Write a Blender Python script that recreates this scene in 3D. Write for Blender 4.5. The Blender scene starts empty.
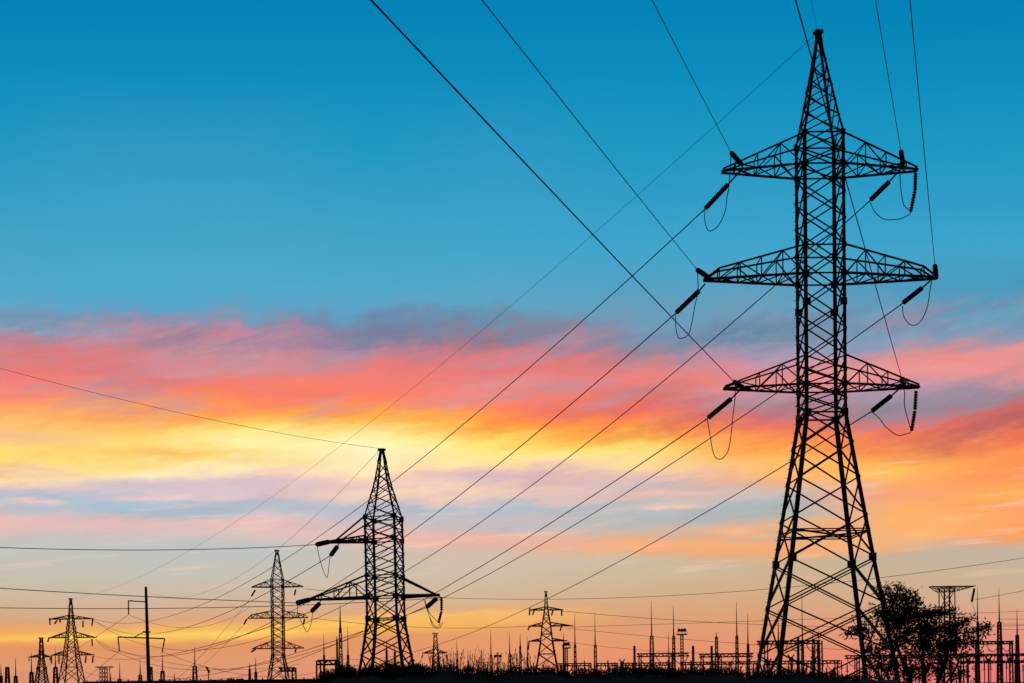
import bpy, math, random
from mathutils import Vector, Matrix
random.seed(7)
sc = bpy.context.scene
col = sc.collection

# ------------------------------------------------------------------ camera
F = 1350.0; HOR = 688.0; ROLL = math.radians(0.7); EYE = 1.6
cam_d = bpy.data.cameras.new("camera"); cam = bpy.data.objects.new("camera", cam_d); col.objects.link(cam)
cam_d.sensor_width = 36; cam_d.lens = F/1024*36
cam_d.shift_y = (HOR-341.5)/1024
cam_d.clip_start = 0.5; cam_d.clip_end = 20000
cam.matrix_world = Matrix.Translation((0,0,EYE)) @ Matrix.Rotation(math.radians(90),4,'X') @ Matrix.Rotation(-ROLL,4,'Z')
sc.camera = cam
CR, SR = math.cos(ROLL), math.sin(ROLL)
def unroll(px, py):
    u = px-512; v = HOR-py
    return u*CR+v*SR, v*CR-u*SR
def P(px, py, D):                       # a place in the scene seen at (px, py) from D metres ahead
    u, v = unroll(px, py)
    return Vector((u/F*D, D, EYE+v/F*D))

# ------------------------------------------------------------------ sky
def lin(c):
    c = c/255.0
    return c/12.92 if c <= .04045 else ((c+.055)/1.055)**2.4
clear = [(0,(4,129,181)),(75,(12,141,189)),(150,(31,152,195)),(200,(47,157,200)),(250,(66,165,204))]
COLS = {
0:[(290,(76,170,206)),(322,(90,172,205)),(334,(115,160,190)),(344,(150,150,180)),(354,(205,125,150)),(365,(220,118,138)),(382,(242,125,122)),(397,(252,138,108)),(410,(255,165,95)),(424,(255,192,110)),(436,(245,182,140)),(449,(255,215,120)),(458,(255,220,110)),(468,(245,192,150)),(478,(255,225,170)),(487,(225,200,195)),(496,(182,194,204)),(506,(190,190,200)),(518,(232,186,180)),(530,(225,190,180)),(545,(195,195,190)),(572,(200,193,178)),(600,(208,182,152)),(622,(215,165,125)),(632,(240,168,100)),(641,(248,178,90)),(648,(230,150,98)),(656,(226,148,104)),(668,(224,154,114)),(683,(218,142,114))],
128:[(285,(76,170,206)),(305,(88,165,202)),(316,(120,150,190)),(326,(180,135,168)),(340,(215,125,150)),(352,(208,125,150)),(365,(228,112,130)),(376,(240,120,118)),(388,(253,127,98)),(400,(255,142,84)),(415,(255,175,88)),(430,(255,206,104)),(444,(255,222,122)),(455,(255,210,100)),(465,(255,228,140)),(475,(255,234,180)),(484,(225,205,200)),(492,(205,193,205)),(502,(168,190,205)),(511,(178,192,202)),(521,(225,188,185)),(533,(220,190,188)),(548,(190,195,195)),(575,(198,194,182)),(602,(207,183,155)),(625,(220,168,125)),(632,(244,182,96)),(639,(248,190,92)),(645,(228,152,102)),(655,(226,150,106)),(668,(224,154,114)),(683,(220,145,117))],
256:[(285,(78,170,204)),(310,(92,164,200)),(322,(130,145,182)),(331,(190,132,168)),(344,(192,130,166)),(358,(208,135,165)),(370,(225,125,142)),(380,(247,125,106)),(394,(255,132,84)),(408,(255,162,74)),(420,(255,200,88)),(431,(255,236,140)),(445,(255,240,168)),(455,(255,226,125)),(465,(255,240,182)),(475,(250,215,190)),(484,(210,190,205)),(493,(225,195,195)),(502,(190,190,202)),(511,(182,194,202)),(522,(240,192,182)),(536,(210,190,190)),(550,(188,197,197)),(578,(200,193,180)),(604,(210,180,150)),(621,(222,165,122)),(628,(248,184,92)),(636,(248,190,96)),(642,(228,152,106)),(652,(227,150,108)),(668,(225,154,114)),(683,(222,145,117))],
384:[(285,(78,168,202)),(304,(92,165,200)),(318,(110,142,180)),(330,(122,122,165)),(341,(140,122,162)),(353,(188,122,155)),(366,(228,115,128)),(380,(243,120,112)),(396,(255,126,88)),(410,(255,152,60)),(425,(255,202,86)),(440,(255,236,150)),(455,(255,243,192)),(468,(255,236,182)),(478,(248,202,185)),(488,(252,216,176)),(497,(232,200,187)),(505,(180,190,205)),(519,(190,190,198)),(530,(225,190,180)),(540,(238,182,170)),(550,(205,192,182)),(575,(205,192,172)),(600,(212,182,150)),(613,(220,170,128)),(620,(248,186,98)),(629,(248,182,90)),(635,(230,154,102)),(650,(229,150,108)),(683,(224,143,114))],
512:[(285,(80,165,198)),(308,(95,165,196)),(321,(115,140,175)),(333,(150,118,150)),(344,(200,110,132)),(356,(228,114,124)),(370,(236,120,120)),(384,(228,128,134)),(396,(243,124,110)),(408,(255,125,82)),(420,(255,150,55)),(432,(255,188,70)),(445,(255,226,110)),(455,(255,233,138)),(465,(255,225,160)),(473,(240,196,175)),(480,(208,182,195)),(488,(248,210,178)),(497,(222,195,190)),(506,(170,190,205)),(518,(205,190,190)),(528,(190,190,195)),(540,(236,182,165)),(549,(214,188,172)),(575,(208,190,168)),(600,(213,182,148)),(610,(228,172,122)),(618,(250,185,98)),(628,(232,160,105)),(660,(232,148,108)),(683,(230,142,110))],
640:[(285,(82,162,196)),(325,(112,155,185)),(343,(145,135,165)),(354,(175,124,148)),(365,(226,120,128)),(380,(240,125,120)),(395,(226,120,122)),(407,(232,106,98)),(418,(255,125,75)),(430,(255,152,56)),(442,(255,196,76)),(452,(255,226,126)),(465,(255,216,160)),(475,(238,196,182)),(486,(182,186,196)),(497,(225,192,178)),(506,(182,187,192)),(520,(185,188,188)),(532,(200,186,176)),(539,(222,178,148)),(546,(250,176,120)),(553,(225,180,140)),(562,(205,190,165)),(590,(210,178,142)),(620,(222,160,118)),(650,(232,148,108)),(683,(235,138,110))],
768:[(285,(92,160,192)),(310,(108,158,186)),(326,(104,142,172)),(336,(122,146,176)),(350,(150,152,180)),(361,(185,150,174)),(374,(232,130,135)),(386,(232,130,134)),(395,(195,130,156)),(405,(182,120,142)),(418,(218,106,104)),(430,(250,130,80)),(445,(255,160,66)),(458,(255,190,90)),(470,(255,186,110)),(480,(248,176,122)),(492,(195,185,185)),(505,(170,180,185)),(520,(180,182,178)),(529,(235,176,125)),(537,(212,176,142)),(546,(245,172,114)),(554,(225,172,128)),(563,(204,180,150)),(590,(212,175,138)),(620,(222,160,118)),(650,(230,145,108)),(683,(232,128,115))],
896:[(285,(76,154,190)),(320,(100,158,190)),(340,(140,155,184)),(352,(210,140,158)),(365,(236,136,145)),(378,(238,140,150)),(391,(190,150,178)),(400,(155,140,170)),(410,(175,130,150)),(420,(215,112,115)),(430,(240,116,90)),(442,(250,130,75)),(455,(255,160,70)),(468,(255,186,80)),(480,(255,176,95)),(495,(255,166,108)),(508,(255,176,100)),(520,(255,170,100)),(531,(255,180,112)),(538,(238,176,125)),(546,(192,180,165)),(570,(200,178,150)),(600,(212,172,140)),(630,(225,155,125)),(660,(235,130,115)),(683,(230,115,120))],
1024:[(285,(70,152,188)),(325,(105,158,185)),(340,(150,150,174)),(352,(226,140,150)),(366,(240,140,145)),(384,(222,140,154)),(397,(190,112,130)),(410,(200,96,105)),(425,(222,100,90)),(440,(242,120,80)),(455,(255,146,75)),(475,(255,150,85)),(490,(255,166,85)),(510,(255,156,90)),(530,(255,162,95)),(540,(240,162,110)),(548,(195,180,165)),(575,(200,178,150)),(600,(214,172,140)),(630,(228,150,125)),(660,(238,125,115)),(683,(232,110,120))],
}
def salmon(c):          # cloud undersides lean to salmon, their shaded tops to grey
    r_, g_, b_ = c
    if r_ > 195 and b_ > g_ and g_ < 170: return (r_, g_+7, b_-.55*(b_-g_))
    if 110 < r_ <= 195 and b_ > g_+12 and g_ < 150: return (r_*.97, g_+6, b_-6)
    return c
COLS = {k: [(y, salmon(c)) for y, c in v] for k, v in COLS.items()}
VMAX = 0.60
world = bpy.data.worlds.new("World"); sc.world = world; world.use_nodes = True
nt = world.node_tree; nt.nodes.clear()
def N(t, **k):
    n = nt.nodes.new(t)
    for a, b in k.items(): setattr(n, a, b)
    return n
def val(sock, v):
    if isinstance(v, bpy.types.NodeSocket): nt.links.new(v, sock)
    else: sock.default_value = v
def mth(op, a, b=0.0, c=0.0, clamp=False):
    n = N('ShaderNodeMath', operation=op, use_clamp=clamp)
    val(n.inputs[0], a); val(n.inputs[1], b); val(n.inputs[2], c)
    return n.outputs[0]
def mrange(x, a, b, c=0.0, d=1.0, smooth=False):
    n = N('ShaderNodeMapRange', clamp=True, interpolation_type='SMOOTHSTEP' if smooth else 'LINEAR')
    val(n.inputs[0], x); n.inputs[1].default_value=a; n.inputs[2].default_value=b; n.inputs[3].default_value=c; n.inputs[4].default_value=d
    return n.outputs[0]
def mix(f, a, b, op='MIX'):
    n = N('ShaderNodeMix', data_type='RGBA', blend_type=op, clamp_result=False)
    val(n.inputs[0], f); val(n.inputs[6], a); val(n.inputs[7], b)
    return n.outputs[2]
tc = N('ShaderNodeTexCoord'); sep = N('ShaderNodeSeparateXYZ'); nt.links.new(tc.outputs['Generated'], sep.inputs[0])
dx, dy, dz = sep.outputs
horiz = mth('SQRT', mth('ADD', mth('MULTIPLY',dx,dx), mth('MULTIPLY',dy,dy)))
el = mth('DIVIDE', dz, mth('MAXIMUM', horiz, 0.001))
az = mth('ARCTAN2', dx, dy)
def noise(sx, sy, seed, detail=5, rough=.55, tilt=0.0):
    cb = N('ShaderNodeCombineXYZ')
    e2 = mth('ADD', el, mth('MULTIPLY', az, tilt))
    val(cb.inputs[0], mth('MULTIPLY', az, sx)); val(cb.inputs[1], mth('MULTIPLY', e2, sy)); cb.inputs[2].default_value = seed
    n = N('ShaderNodeTexNoise'); n.inputs['Scale'].default_value = 1.0; n.inputs['Detail'].default_value = detail; n.inputs['Roughness'].default_value = rough
    nt.links.new(cb.outputs[0], n.inputs['Vector'])
    return mth('SUBTRACT', n.outputs['Fac'], 0.5)
w1 = noise(7, 34, 3.1, 6, .6, tilt=-.08)
w2 = noise(22, 105, 9.7, 7, .68, tilt=-.13)
w3 = noise(34, 26, 5.5, 5, .6)
edge = mth('MULTIPLY', mrange(el, .225, .262, 0, 1, True), mrange(el, .30, .275, 0, 1, True))
amp = mth('MULTIPLY', mrange(el, .03, .16, .15, 1.0), mrange(el, .33, .26, .1, 1.0))
ew = mth('ADD', el, mth('MULTIPLY', mth('ADD', mth('MULTIPLY', w1, .030), mth('MULTIPLY', w2, .024)), amp))
ew = mth('ADD', ew, mth('MULTIPLY', mth('MULTIPLY', w3, .048), edge))
aw = mth('ADD', az, mth('MULTIPLY', noise(5, 22, 1.3, 4), .12))
t = mth('DIVIDE', ew, VMAX)
prev = None; paz = None
for px in sorted(COLS):
    r = N('ShaderNodeValToRGB'); nt.links.new(t, r.inputs[0]); cr = r.color_ramp
    stops = []
    for y, c in clear+COLS[px]:
        u, v = unroll(px, y); a = math.atan2(u, F)
        stops.append((v/F*math.cos(a)/VMAX, c))
    stops.sort(); stops = [s for s in stops if 0 < s[0] < 1]
    while len(stops) > 32:              # a ramp holds 32 stops: drop the ones a straight blend replaces best
        def err(i):
            (p0,c0),(p1,c1),(p2,c2) = stops[i-1:i+2]; w = (p1-p0)/(p2-p0)
            return max(abs(c0[k]*(1-w)+c2[k]*w-c1[k]) for k in range(3))
        del stops[min(range(1,len(stops)-1), key=err)]
    while len(cr.elements) > 1: cr.elements.remove(cr.elements[-1])
    cr.elements[0].position = stops[0][0]; cr.elements[0].color = (*[lin(x) for x in stops[0][1]],1)
    for p, c in stops[1:]:
        e = cr.elements.new(p); e.color = (*[lin(x) for x in c],1)
    a = math.atan2(px-512, F)
    prev = r.outputs[0] if prev is None else mix(mrange(aw, paz, a), prev, r.outputs[0])
    paz = a
# single drifting clouds: (px, py, half width, half height, tint, strength, rise to the right)
bw1 = noise(18, 60, 44.0, 6, .65, tilt=-.1); bw2 = noise(60, 150, 51.0, 5, .65, tilt=-.3)
be = mth('ADD', el, mth('ADD', mth('MULTIPLY', bw1, .045), mth('MULTIPLY', bw2, .02)))
be2 = mth('ADD', el, mth('ADD', mth('MULTIPLY', w2, .010), mth('MULTIPLY', w1, .006)))
CLOUDS = [(925,399,60,6,(128,130,160),.75,.22),(1005,426,60,9,(165,88,104),.65,.15),(905,497,60,7,(250,166,126),.5,-.05),(1000,497,45,6,(255,182,80),.6,0),(893,549,16,1.8,(235,182,150),.6,.05),(850,365,60,8,(226,150,160),.5,-.1),(640,395,60,8,(205,112,122),.5,.15),(700,420,60,7,(205,96,92),.5,.1),(400,312,12,9,(105,138,172),.6,.5),(372,320,10,10,(112,132,168),.5,.6),(495,312,14,7,(105,140,178),.45,.5),(245,300,12,6,(115,150,188),.4,.3),(860,540,60,5,(255,190,120),.4,0),(30,326,70,7,(104,168,200),.75,-.02),(215,368,75,13,(200,142,182),.75,.05),(70,358,52,14,(222,108,124),.6,-.03),(165,318,38,7,(135,140,182),.6,.0),(185,330,60,8,(212,125,152),.6,0),(305,342,55,9,(150,122,166),.6,.1),
 (352,334,46,13,(118,118,160),.65,.1),(140,380,50,8,(205,110,135),.5,0),(470,396,48,10,(222,142,170),.65,.12),(520,338,42,9,(150,112,150),.6,.15),(610,342,60,8,(125,125,165),.4,.1),(440,318,55,10,(96,140,178),.5,0),
 (172,453,58,4,(250,188,88),.75,.03),(270,462,60,4,(255,205,110),.4,0),(95,503,110,7,(163,190,208),.7,-.02),(15,501,28,2.6,(252,205,195),.7,0),(148,498,46,3,(244,202,195),.8,.04),(130,487,60,3,(205,192,208),.6,0),(330,486,90,3.5,(222,190,200),.5,0),
 (975,398,85,8,(138,132,168),.65,.16),(800,402,55,9,(172,118,148),.5,.1),(985,424,80,7,(196,88,100),.5,.1),(735,336,60,8,(84,126,162),.6,.12),(760,352,40,5,(130,130,165),.4,.1),(960,358,70,6,(236,132,148),.5,-.05),
 (662,493,34,2.4,(250,190,170),.7,-.02),(668,506,22,2.6,(255,205,172),.75,0),(606,489,48,6,(240,190,178),.5,.05),(728,532,26,4.5,(255,180,130),.85,-.1),(690,547,130,5,(253,172,118),.6,-.03),(840,550,60,4,(252,175,112),.6,0),(590,474,55,4,(215,178,188),.5,0),
 (130,637.5,120,2.6,(255,214,92),.7,.012),(335,624,70,2.6,(255,206,92),.65,.03),(460,614,95,2.2,(252,196,104),.7,.02),(50,626,80,2,(244,165,92),.5,0),(250,633,60,1.8,(255,218,120),.6,.02),(400,629,60,1.8,(250,186,92),.6,0),(90,648,120,2.2,(226,148,98),.5,0),(300,643,120,2.4,(226,150,104),.5,0),(500,545,110,3.5,(240,178,162),.5,-.02),(930,520,60,8,(255,186,112),.5,0),(880,468,50,8,(255,196,88),.5,0)]
for cx, cy, rx, ry, cc, st, tl in CLOUDS:
    u, v = unroll(cx, cy); a0 = math.atan2(u, F); e0 = v/F*math.cos(a0)
    fine = ry < 7 or cy > 440
    ax = mth('MULTIPLY', mth('SUBTRACT', aw, a0), F/rx)
    ex = mth('MULTIPLY', mth('SUBTRACT', mth('SUBTRACT', be2 if fine else be, e0), mth('MULTIPLY', mth('SUBTRACT', az, a0), tl)), F/ry)
    g_ = mth('EXPONENT', mth('MULTIPLY', mth('ADD', mth('MULTIPLY', ax, ax), mth('MULTIPLY', ex, ex)), -.9))
    prev = mix(mth('MULTIPLY', g_, st), prev, (*[lin(q) for q in salmon(cc)],1))
dk = mth('MULTIPLY', mrange(el, .236, .252, 0, 1, True), mrange(el, .275, .262, 0, 1, True))
dkn = mrange(noise(11, 42, 63.0, 7, .66, tilt=-.3), -.06, .12, 0, .6, True)
prev = mix(mth('MULTIPLY', dk, dkn), prev, (*[lin(q) for q in (120,134,162)],1))
mv = mth('MULTIPLY', mrange(el, .185, .21, 0, 1, True), mrange(el, .275, .25, 0, 1, True))
mvn = mrange(noise(9, 52, 71.0, 7, .62, tilt=-.15), -.02, .16, 0, .55, True)
prev = mix(mth('MULTIPLY', mv, mvn), prev, (*[lin(q) for q in (180,148,166)],1))
lowm = mth('MULTIPLY', mrange(el, .06, .09, 0, 1, True), mrange(el, .185, .16, 0, 1, True))
wsp = mrange(noise(10, 120, 88.0, 8, .62, tilt=-.06), .04, .2, 0, .5, True)
prev = mix(mth('MULTIPLY', lowm, wsp), prev, (*[lin(q) for q in (250,205,180)],1))
cl = mth('MULTIPLY', mrange(el, .075, .13, 0, 1, True), mrange(el, .29, .25, 0, 1, True))
s1 = noise(8, 70, 21.0, 7, .62, tilt=-.10); s2 = noise(24, 130, 33.0, 8, .68, tilt=-.18)
streak = mth('ADD', 1.0, mth('MULTIPLY', cl, mth('ADD', mth('MULTIPLY', s1, .36), mth('MULTIPLY', s2, .26))))
sv = N('ShaderNodeCombineXYZ'); nt.links.new(mth('ADD', mth('MULTIPLY', streak, .35), .65), sv.inputs[0]); nt.links.new(streak, sv.inputs[1]); nt.links.new(streak, sv.inputs[2])
front = mix(1.0, prev, sv.outputs[0], 'MULTIPLY')
hs = N('ShaderNodeHueSaturation'); nt.links.new(front, hs.inputs['Color']); nt.links.new(mth('SUBTRACT', 1.0, mth('MULTIPLY', cl, .02)), hs.inputs['Saturation']); front = hs.outputs[0]
# the evening sky away from the glow: dim dusk blue
sky = N('ShaderNodeTexSky', sky_type='NISHITA', sun_disc=False); sky.sun_elevation = math.radians(1.0); sky.sun_rotation = math.radians(-6)
back = mix(1.0, sky.outputs[0], (.026,.016,.011,1), 'MULTIPLY')
aabs = mth('ABSOLUTE', az)
full = mix(mrange(aabs, .55, 1.35, 0, 1, True), front, back)
full = mix(mrange(el, .62, 1.6, 0, 1, True), full, back)
full = mix(mrange(el, 0.0, -.05, 0, 1), full, (.02,.015,.012,1))
bg = N('ShaderNodeBackground'); nt.links.new(full, bg.inputs[0]); bg.inputs[1].default_value = 1.0
out = N('ShaderNodeOutputWorld'); nt.links.new(bg.outputs[0], out.inputs[0])

sd = bpy.data.lights.new("sun", 'SUN'); sun = bpy.data.objects.new("sun", sd); col.objects.link(sun)
sd.energy = 0.25; sd.angle = math.radians(3); sd.color = (1,.62,.38)
sun.rotation_euler = Vector((math.sin(math.radians(-6))*math.cos(math.radians(1.5)), math.cos(math.radians(-6)), math.sin(math.radians(1.5)))).to_track_quat('Z','Y').to_euler()
sc.cycles.max_bounces = 3; sc.cycles.diffuse_bounces = 2; sc.cycles.glossy_bounces = 2
world.cycles.sampling_method = 'MANUAL'; world.cycles.sample_map_resolution = 256
sc.view_settings.view_transform = 'Standard'; sc.view_settings.look = 'None'; sc.view_settings.exposure = 0; sc.view_settings.gamma = 1

# ------------------------------------------------------------------ materials
def mat(name, c, rough=.6, metal=0.0, var=.25, scale=3.0, bump=0.0):
    m = bpy.data.materials.new(name); m.use_nodes = True; t_ = m.node_tree; b = t_.nodes['Principled BSDF']
    b.inputs['Specular IOR Level'].default_value = .25; b.inputs['Roughness'].default_value = rough; b.inputs['Metallic'].default_value = metal
    tcn = t_.nodes.new('ShaderNodeTexCoord'); n = t_.nodes.new('ShaderNodeTexNoise'); n.inputs['Scale'].default_value = scale; n.inputs['Detail'].default_value = 5
    r = t_.nodes.new('ShaderNodeValToRGB')
    r.color_ramp.elements[0].position=.3; r.color_ramp.elements[1].position=.7
    r.color_ramp.elements[0].color = (*[x*(1-var) for x in c],1); r.color_ramp.elements[1].color = (*[min(1,x*(1+var)) for x in c],1)
    t_.links.new(tcn.outputs['Object'], n.inputs['Vector']); t_.links.new(n.outputs['Fac'], r.inputs[0]); t_.links.new(r.outputs[0], b.inputs['Base Color'])
    if bump:
        bp = t_.nodes.new('ShaderNodeBump'); bp.inputs['Strength'].default_value = bump; t_.links.new(n.outputs['Fac'], bp.inputs['Height']); t_.links.new(bp.outputs[0], b.inputs['Normal'])
    return m
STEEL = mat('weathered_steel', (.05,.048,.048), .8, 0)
FARSTEEL = mat('hazed_far_steel', (.26,.235,.22), .8, 0)  # distance haze painted in: lighter, warmer base colour than the near steel
MIDSTEEL = mat('mid_tone_steel', (.11,.075,.055), .85, 0)  # brownish tone between the near and the far steel
GLASS = mat('dark_glass_insulator', (.03,.03,.03), .5)
WIRE = mat('aluminium_conductor', (.045,.04,.038), .8, 0)
CONC = mat('old_concrete', (.14,.13,.12), .9, 0, .3, 1.5, .3)
EARTH = mat('dry_dark_soil', (.17,.065,.035), 1, 0, .5, .6, .6)
FIELD = mat('stubble_field', (.06,.05,.035), 1, 0, .4, .05)
GRASS = mat('dry_grass', (.07,.05,.025), .9, 0, .5, 1.5)
LEAF = mat('tree_leaves', (.075,.095,.035), .7, 0, .4, 1.2)
BARK = mat('bark', (.05,.04,.03), .95, 0, .4, 4, .5)

# ------------------------------------------------------------------ mesh helpers
class MB:
    def __init__(s): s.v=[]; s.f=[]
    def bar(s, a, b, w, h=None):
        a=Vector(a); b=Vector(b); d=b-a
        if d.length<1e-6: return
        h = h or w; d.normalize()
        up = Vector((0,0,1)) if abs(d.z)<.95 else Vector((0,1,0))
        x=d.cross(up).normalized()*(w/2); y=x.cross(d).normalized()*(h/2)
        i=len(s.v)
        for p in (a,b):
            s.v += [p-x-y, p+x-y, p+x+y, p-x+y]
        s.f += [(i+3,i+2,i+1,i),(i+4,i+5,i+6,i+7)]+[(i+k,i+(k+1)%4,i+4+(k+1)%4,i+4+k) for k in range(4)]
    def angle(s, a, b, w, cx, cy):      # steel angle: two flanges at right angles, open to the tower's inside
        a=Vector(a); b=Vector(b); th=w*.16
        i=len(s.v)
        prof=[(0,0),(w,0),(w,th),(th,th),(th,w),(0,w)]
        for p in (a,b):
            for u,v in prof: s.v.append(p+Vector((-cx*u,-cy*v,0)))
        s.f += [tuple(i+k for k in range(5,-1,-1)), tuple(i+6+k for k in range(6))]+[(i+k,i+(k+1)%6,i+6+(k+1)%6,i+6+k) for k in range(6)]
    def box(s, c, sx, sy, sz):
        c=Vector(c); s.bar(c-Vector((0,0,sz/2)), c+Vector((0,0,sz/2)), sx, sy)
    def tube(s, pts, r, n=6, cap=True):
        pts=[Vector(p) for p in pts]; rs = r if isinstance(r,(list,tuple)) else [r]*len(pts)
        i0=len(s.v); px=None
        for k,p in enumerate(pts):
            d=(pts[min(k+1,len(pts)-1)]-pts[max(k-1,0)]).normalized()
            if px is None:
                up=Vector((0,0,1)) if abs(d.z)<.9 else Vector((1,0,0)); x=d.cross(up).normalized()
            else: x=(px-d*px.dot(d)).normalized()
            px=x; y=d.cross(x)
            for j in range(n):
                a=2*math.pi*j/n; s.v.append(p+(x*math.cos(a)+y*math.sin(a))*rs[k])
        for k in range(len(pts)-1):
            for j in range(n):
                a=i0+k*n+j; b=i0+k*n+(j+1)%n; s.f.append((a,b,b+n,a+n))
        if cap:
            s.f.append(tuple(i0+j for j in range(n-1,-1,-1))); e=i0+(len(pts)-1)*n; s.f.append(tuple(e+j for j in range(n)))
    def build(s, name, m, parent=None, inv=None, smooth=False):
        me=bpy.data.meshes.new(name)
        vs=[inv@v for v in s.v] if inv is not None else s.v
        me.from_pydata([tuple(v) for v in vs],[],s.f); me.materials.append(m)
        if smooth:
            for p in me.polygons: p.use_smooth=True
        o=bpy.data.objects.new(name,me); col.objects.link(o)
        if parent is not None: o.parent=parent
        return o
def tag(o, label, cat, group=None, kind=None):
    if kind: o['kind']=kind
    if label: o['label']=label
    if cat: o['category']=cat
    if group: o['group']=group
    return o
def empty(name, loc, label, cat, group=None, rot=(0,0,0)):
    e=bpy.data.objects.new(name,None); col.objects.link(e); e.location=loc; e.rotation_euler=rot
    e.empty_display_size=.5
    tag(e,label,cat,group); e['_m']=0; del e['_m']
    return e
def inv_of(e): return (Matrix.Translation(e.location)@e.rotation_euler.to_matrix().to_4x4()).inverted()

# ------------------------------------------------------------------ ground
g=MB(); g.v=[Vector((-9000,-600,0)),Vector((9000,-600,0)),Vector((9000,12000,0)),Vector((-9000,12000,0))]; g.f=[(0,1,2,3)]
tag(g.build('ground',FIELD),'flat dark field running to the horizon','ground',kind='structure')
MD=46.0
crest=[(150,725),(250,712),(296,694),(314,683),(350,676.5),(400,673),(450,672),(520,672.5),(560,673.5),(640,674),(700,674.5),(780,675.5),(830,677.5),(880,680.5),(940,686),(1060,696),(1200,712)]
def crest_y(px):
    if px<=crest[0][0]: return crest[0][1]
    for (a,ya),(b,yb) in zip(crest,crest[1:]):
        if px<=b: return ya+(yb-ya)*(px-a)/(b-a)
    return crest[-1][1]
def mound_z(X, Y):
    px=X/MD*F+512
    top=EYE+(HOR-SR*(px-512)-crest_y(px))/F*MD
    top+=.05*math.sin(X*2.1)+.04*math.sin(X*5.3+1)+.03*math.sin(X*11.7)
    if px<150: top*=max(0,1-(150-px)/200)
    if px>1060: top*=max(0,1-(px-1060)/300)
    k=max(0,1-((Y-MD)/9.0)**2)
    return top*k*k*(1+.02*math.sin(Y*3+X))-.02
m=MB(); NX,NY=220,36
for j in range(NY+1):
    for i in range(NX+1):
        X=-24+52*i/NX; Y=MD-9.5+19*j/NY; m.v.append(Vector((X,Y,mound_z(X,Y))))
for j in range(NY):
    for i in range(NX):
        a=j*(NX+1)+i; m.f.append((a,a+1,a+NX+2,a+NX+1))
tag(m.build('earth_mound',EARTH,smooth=True),'low dark bank of bare soil and grass along the bottom','mound',kind='structure')

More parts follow.
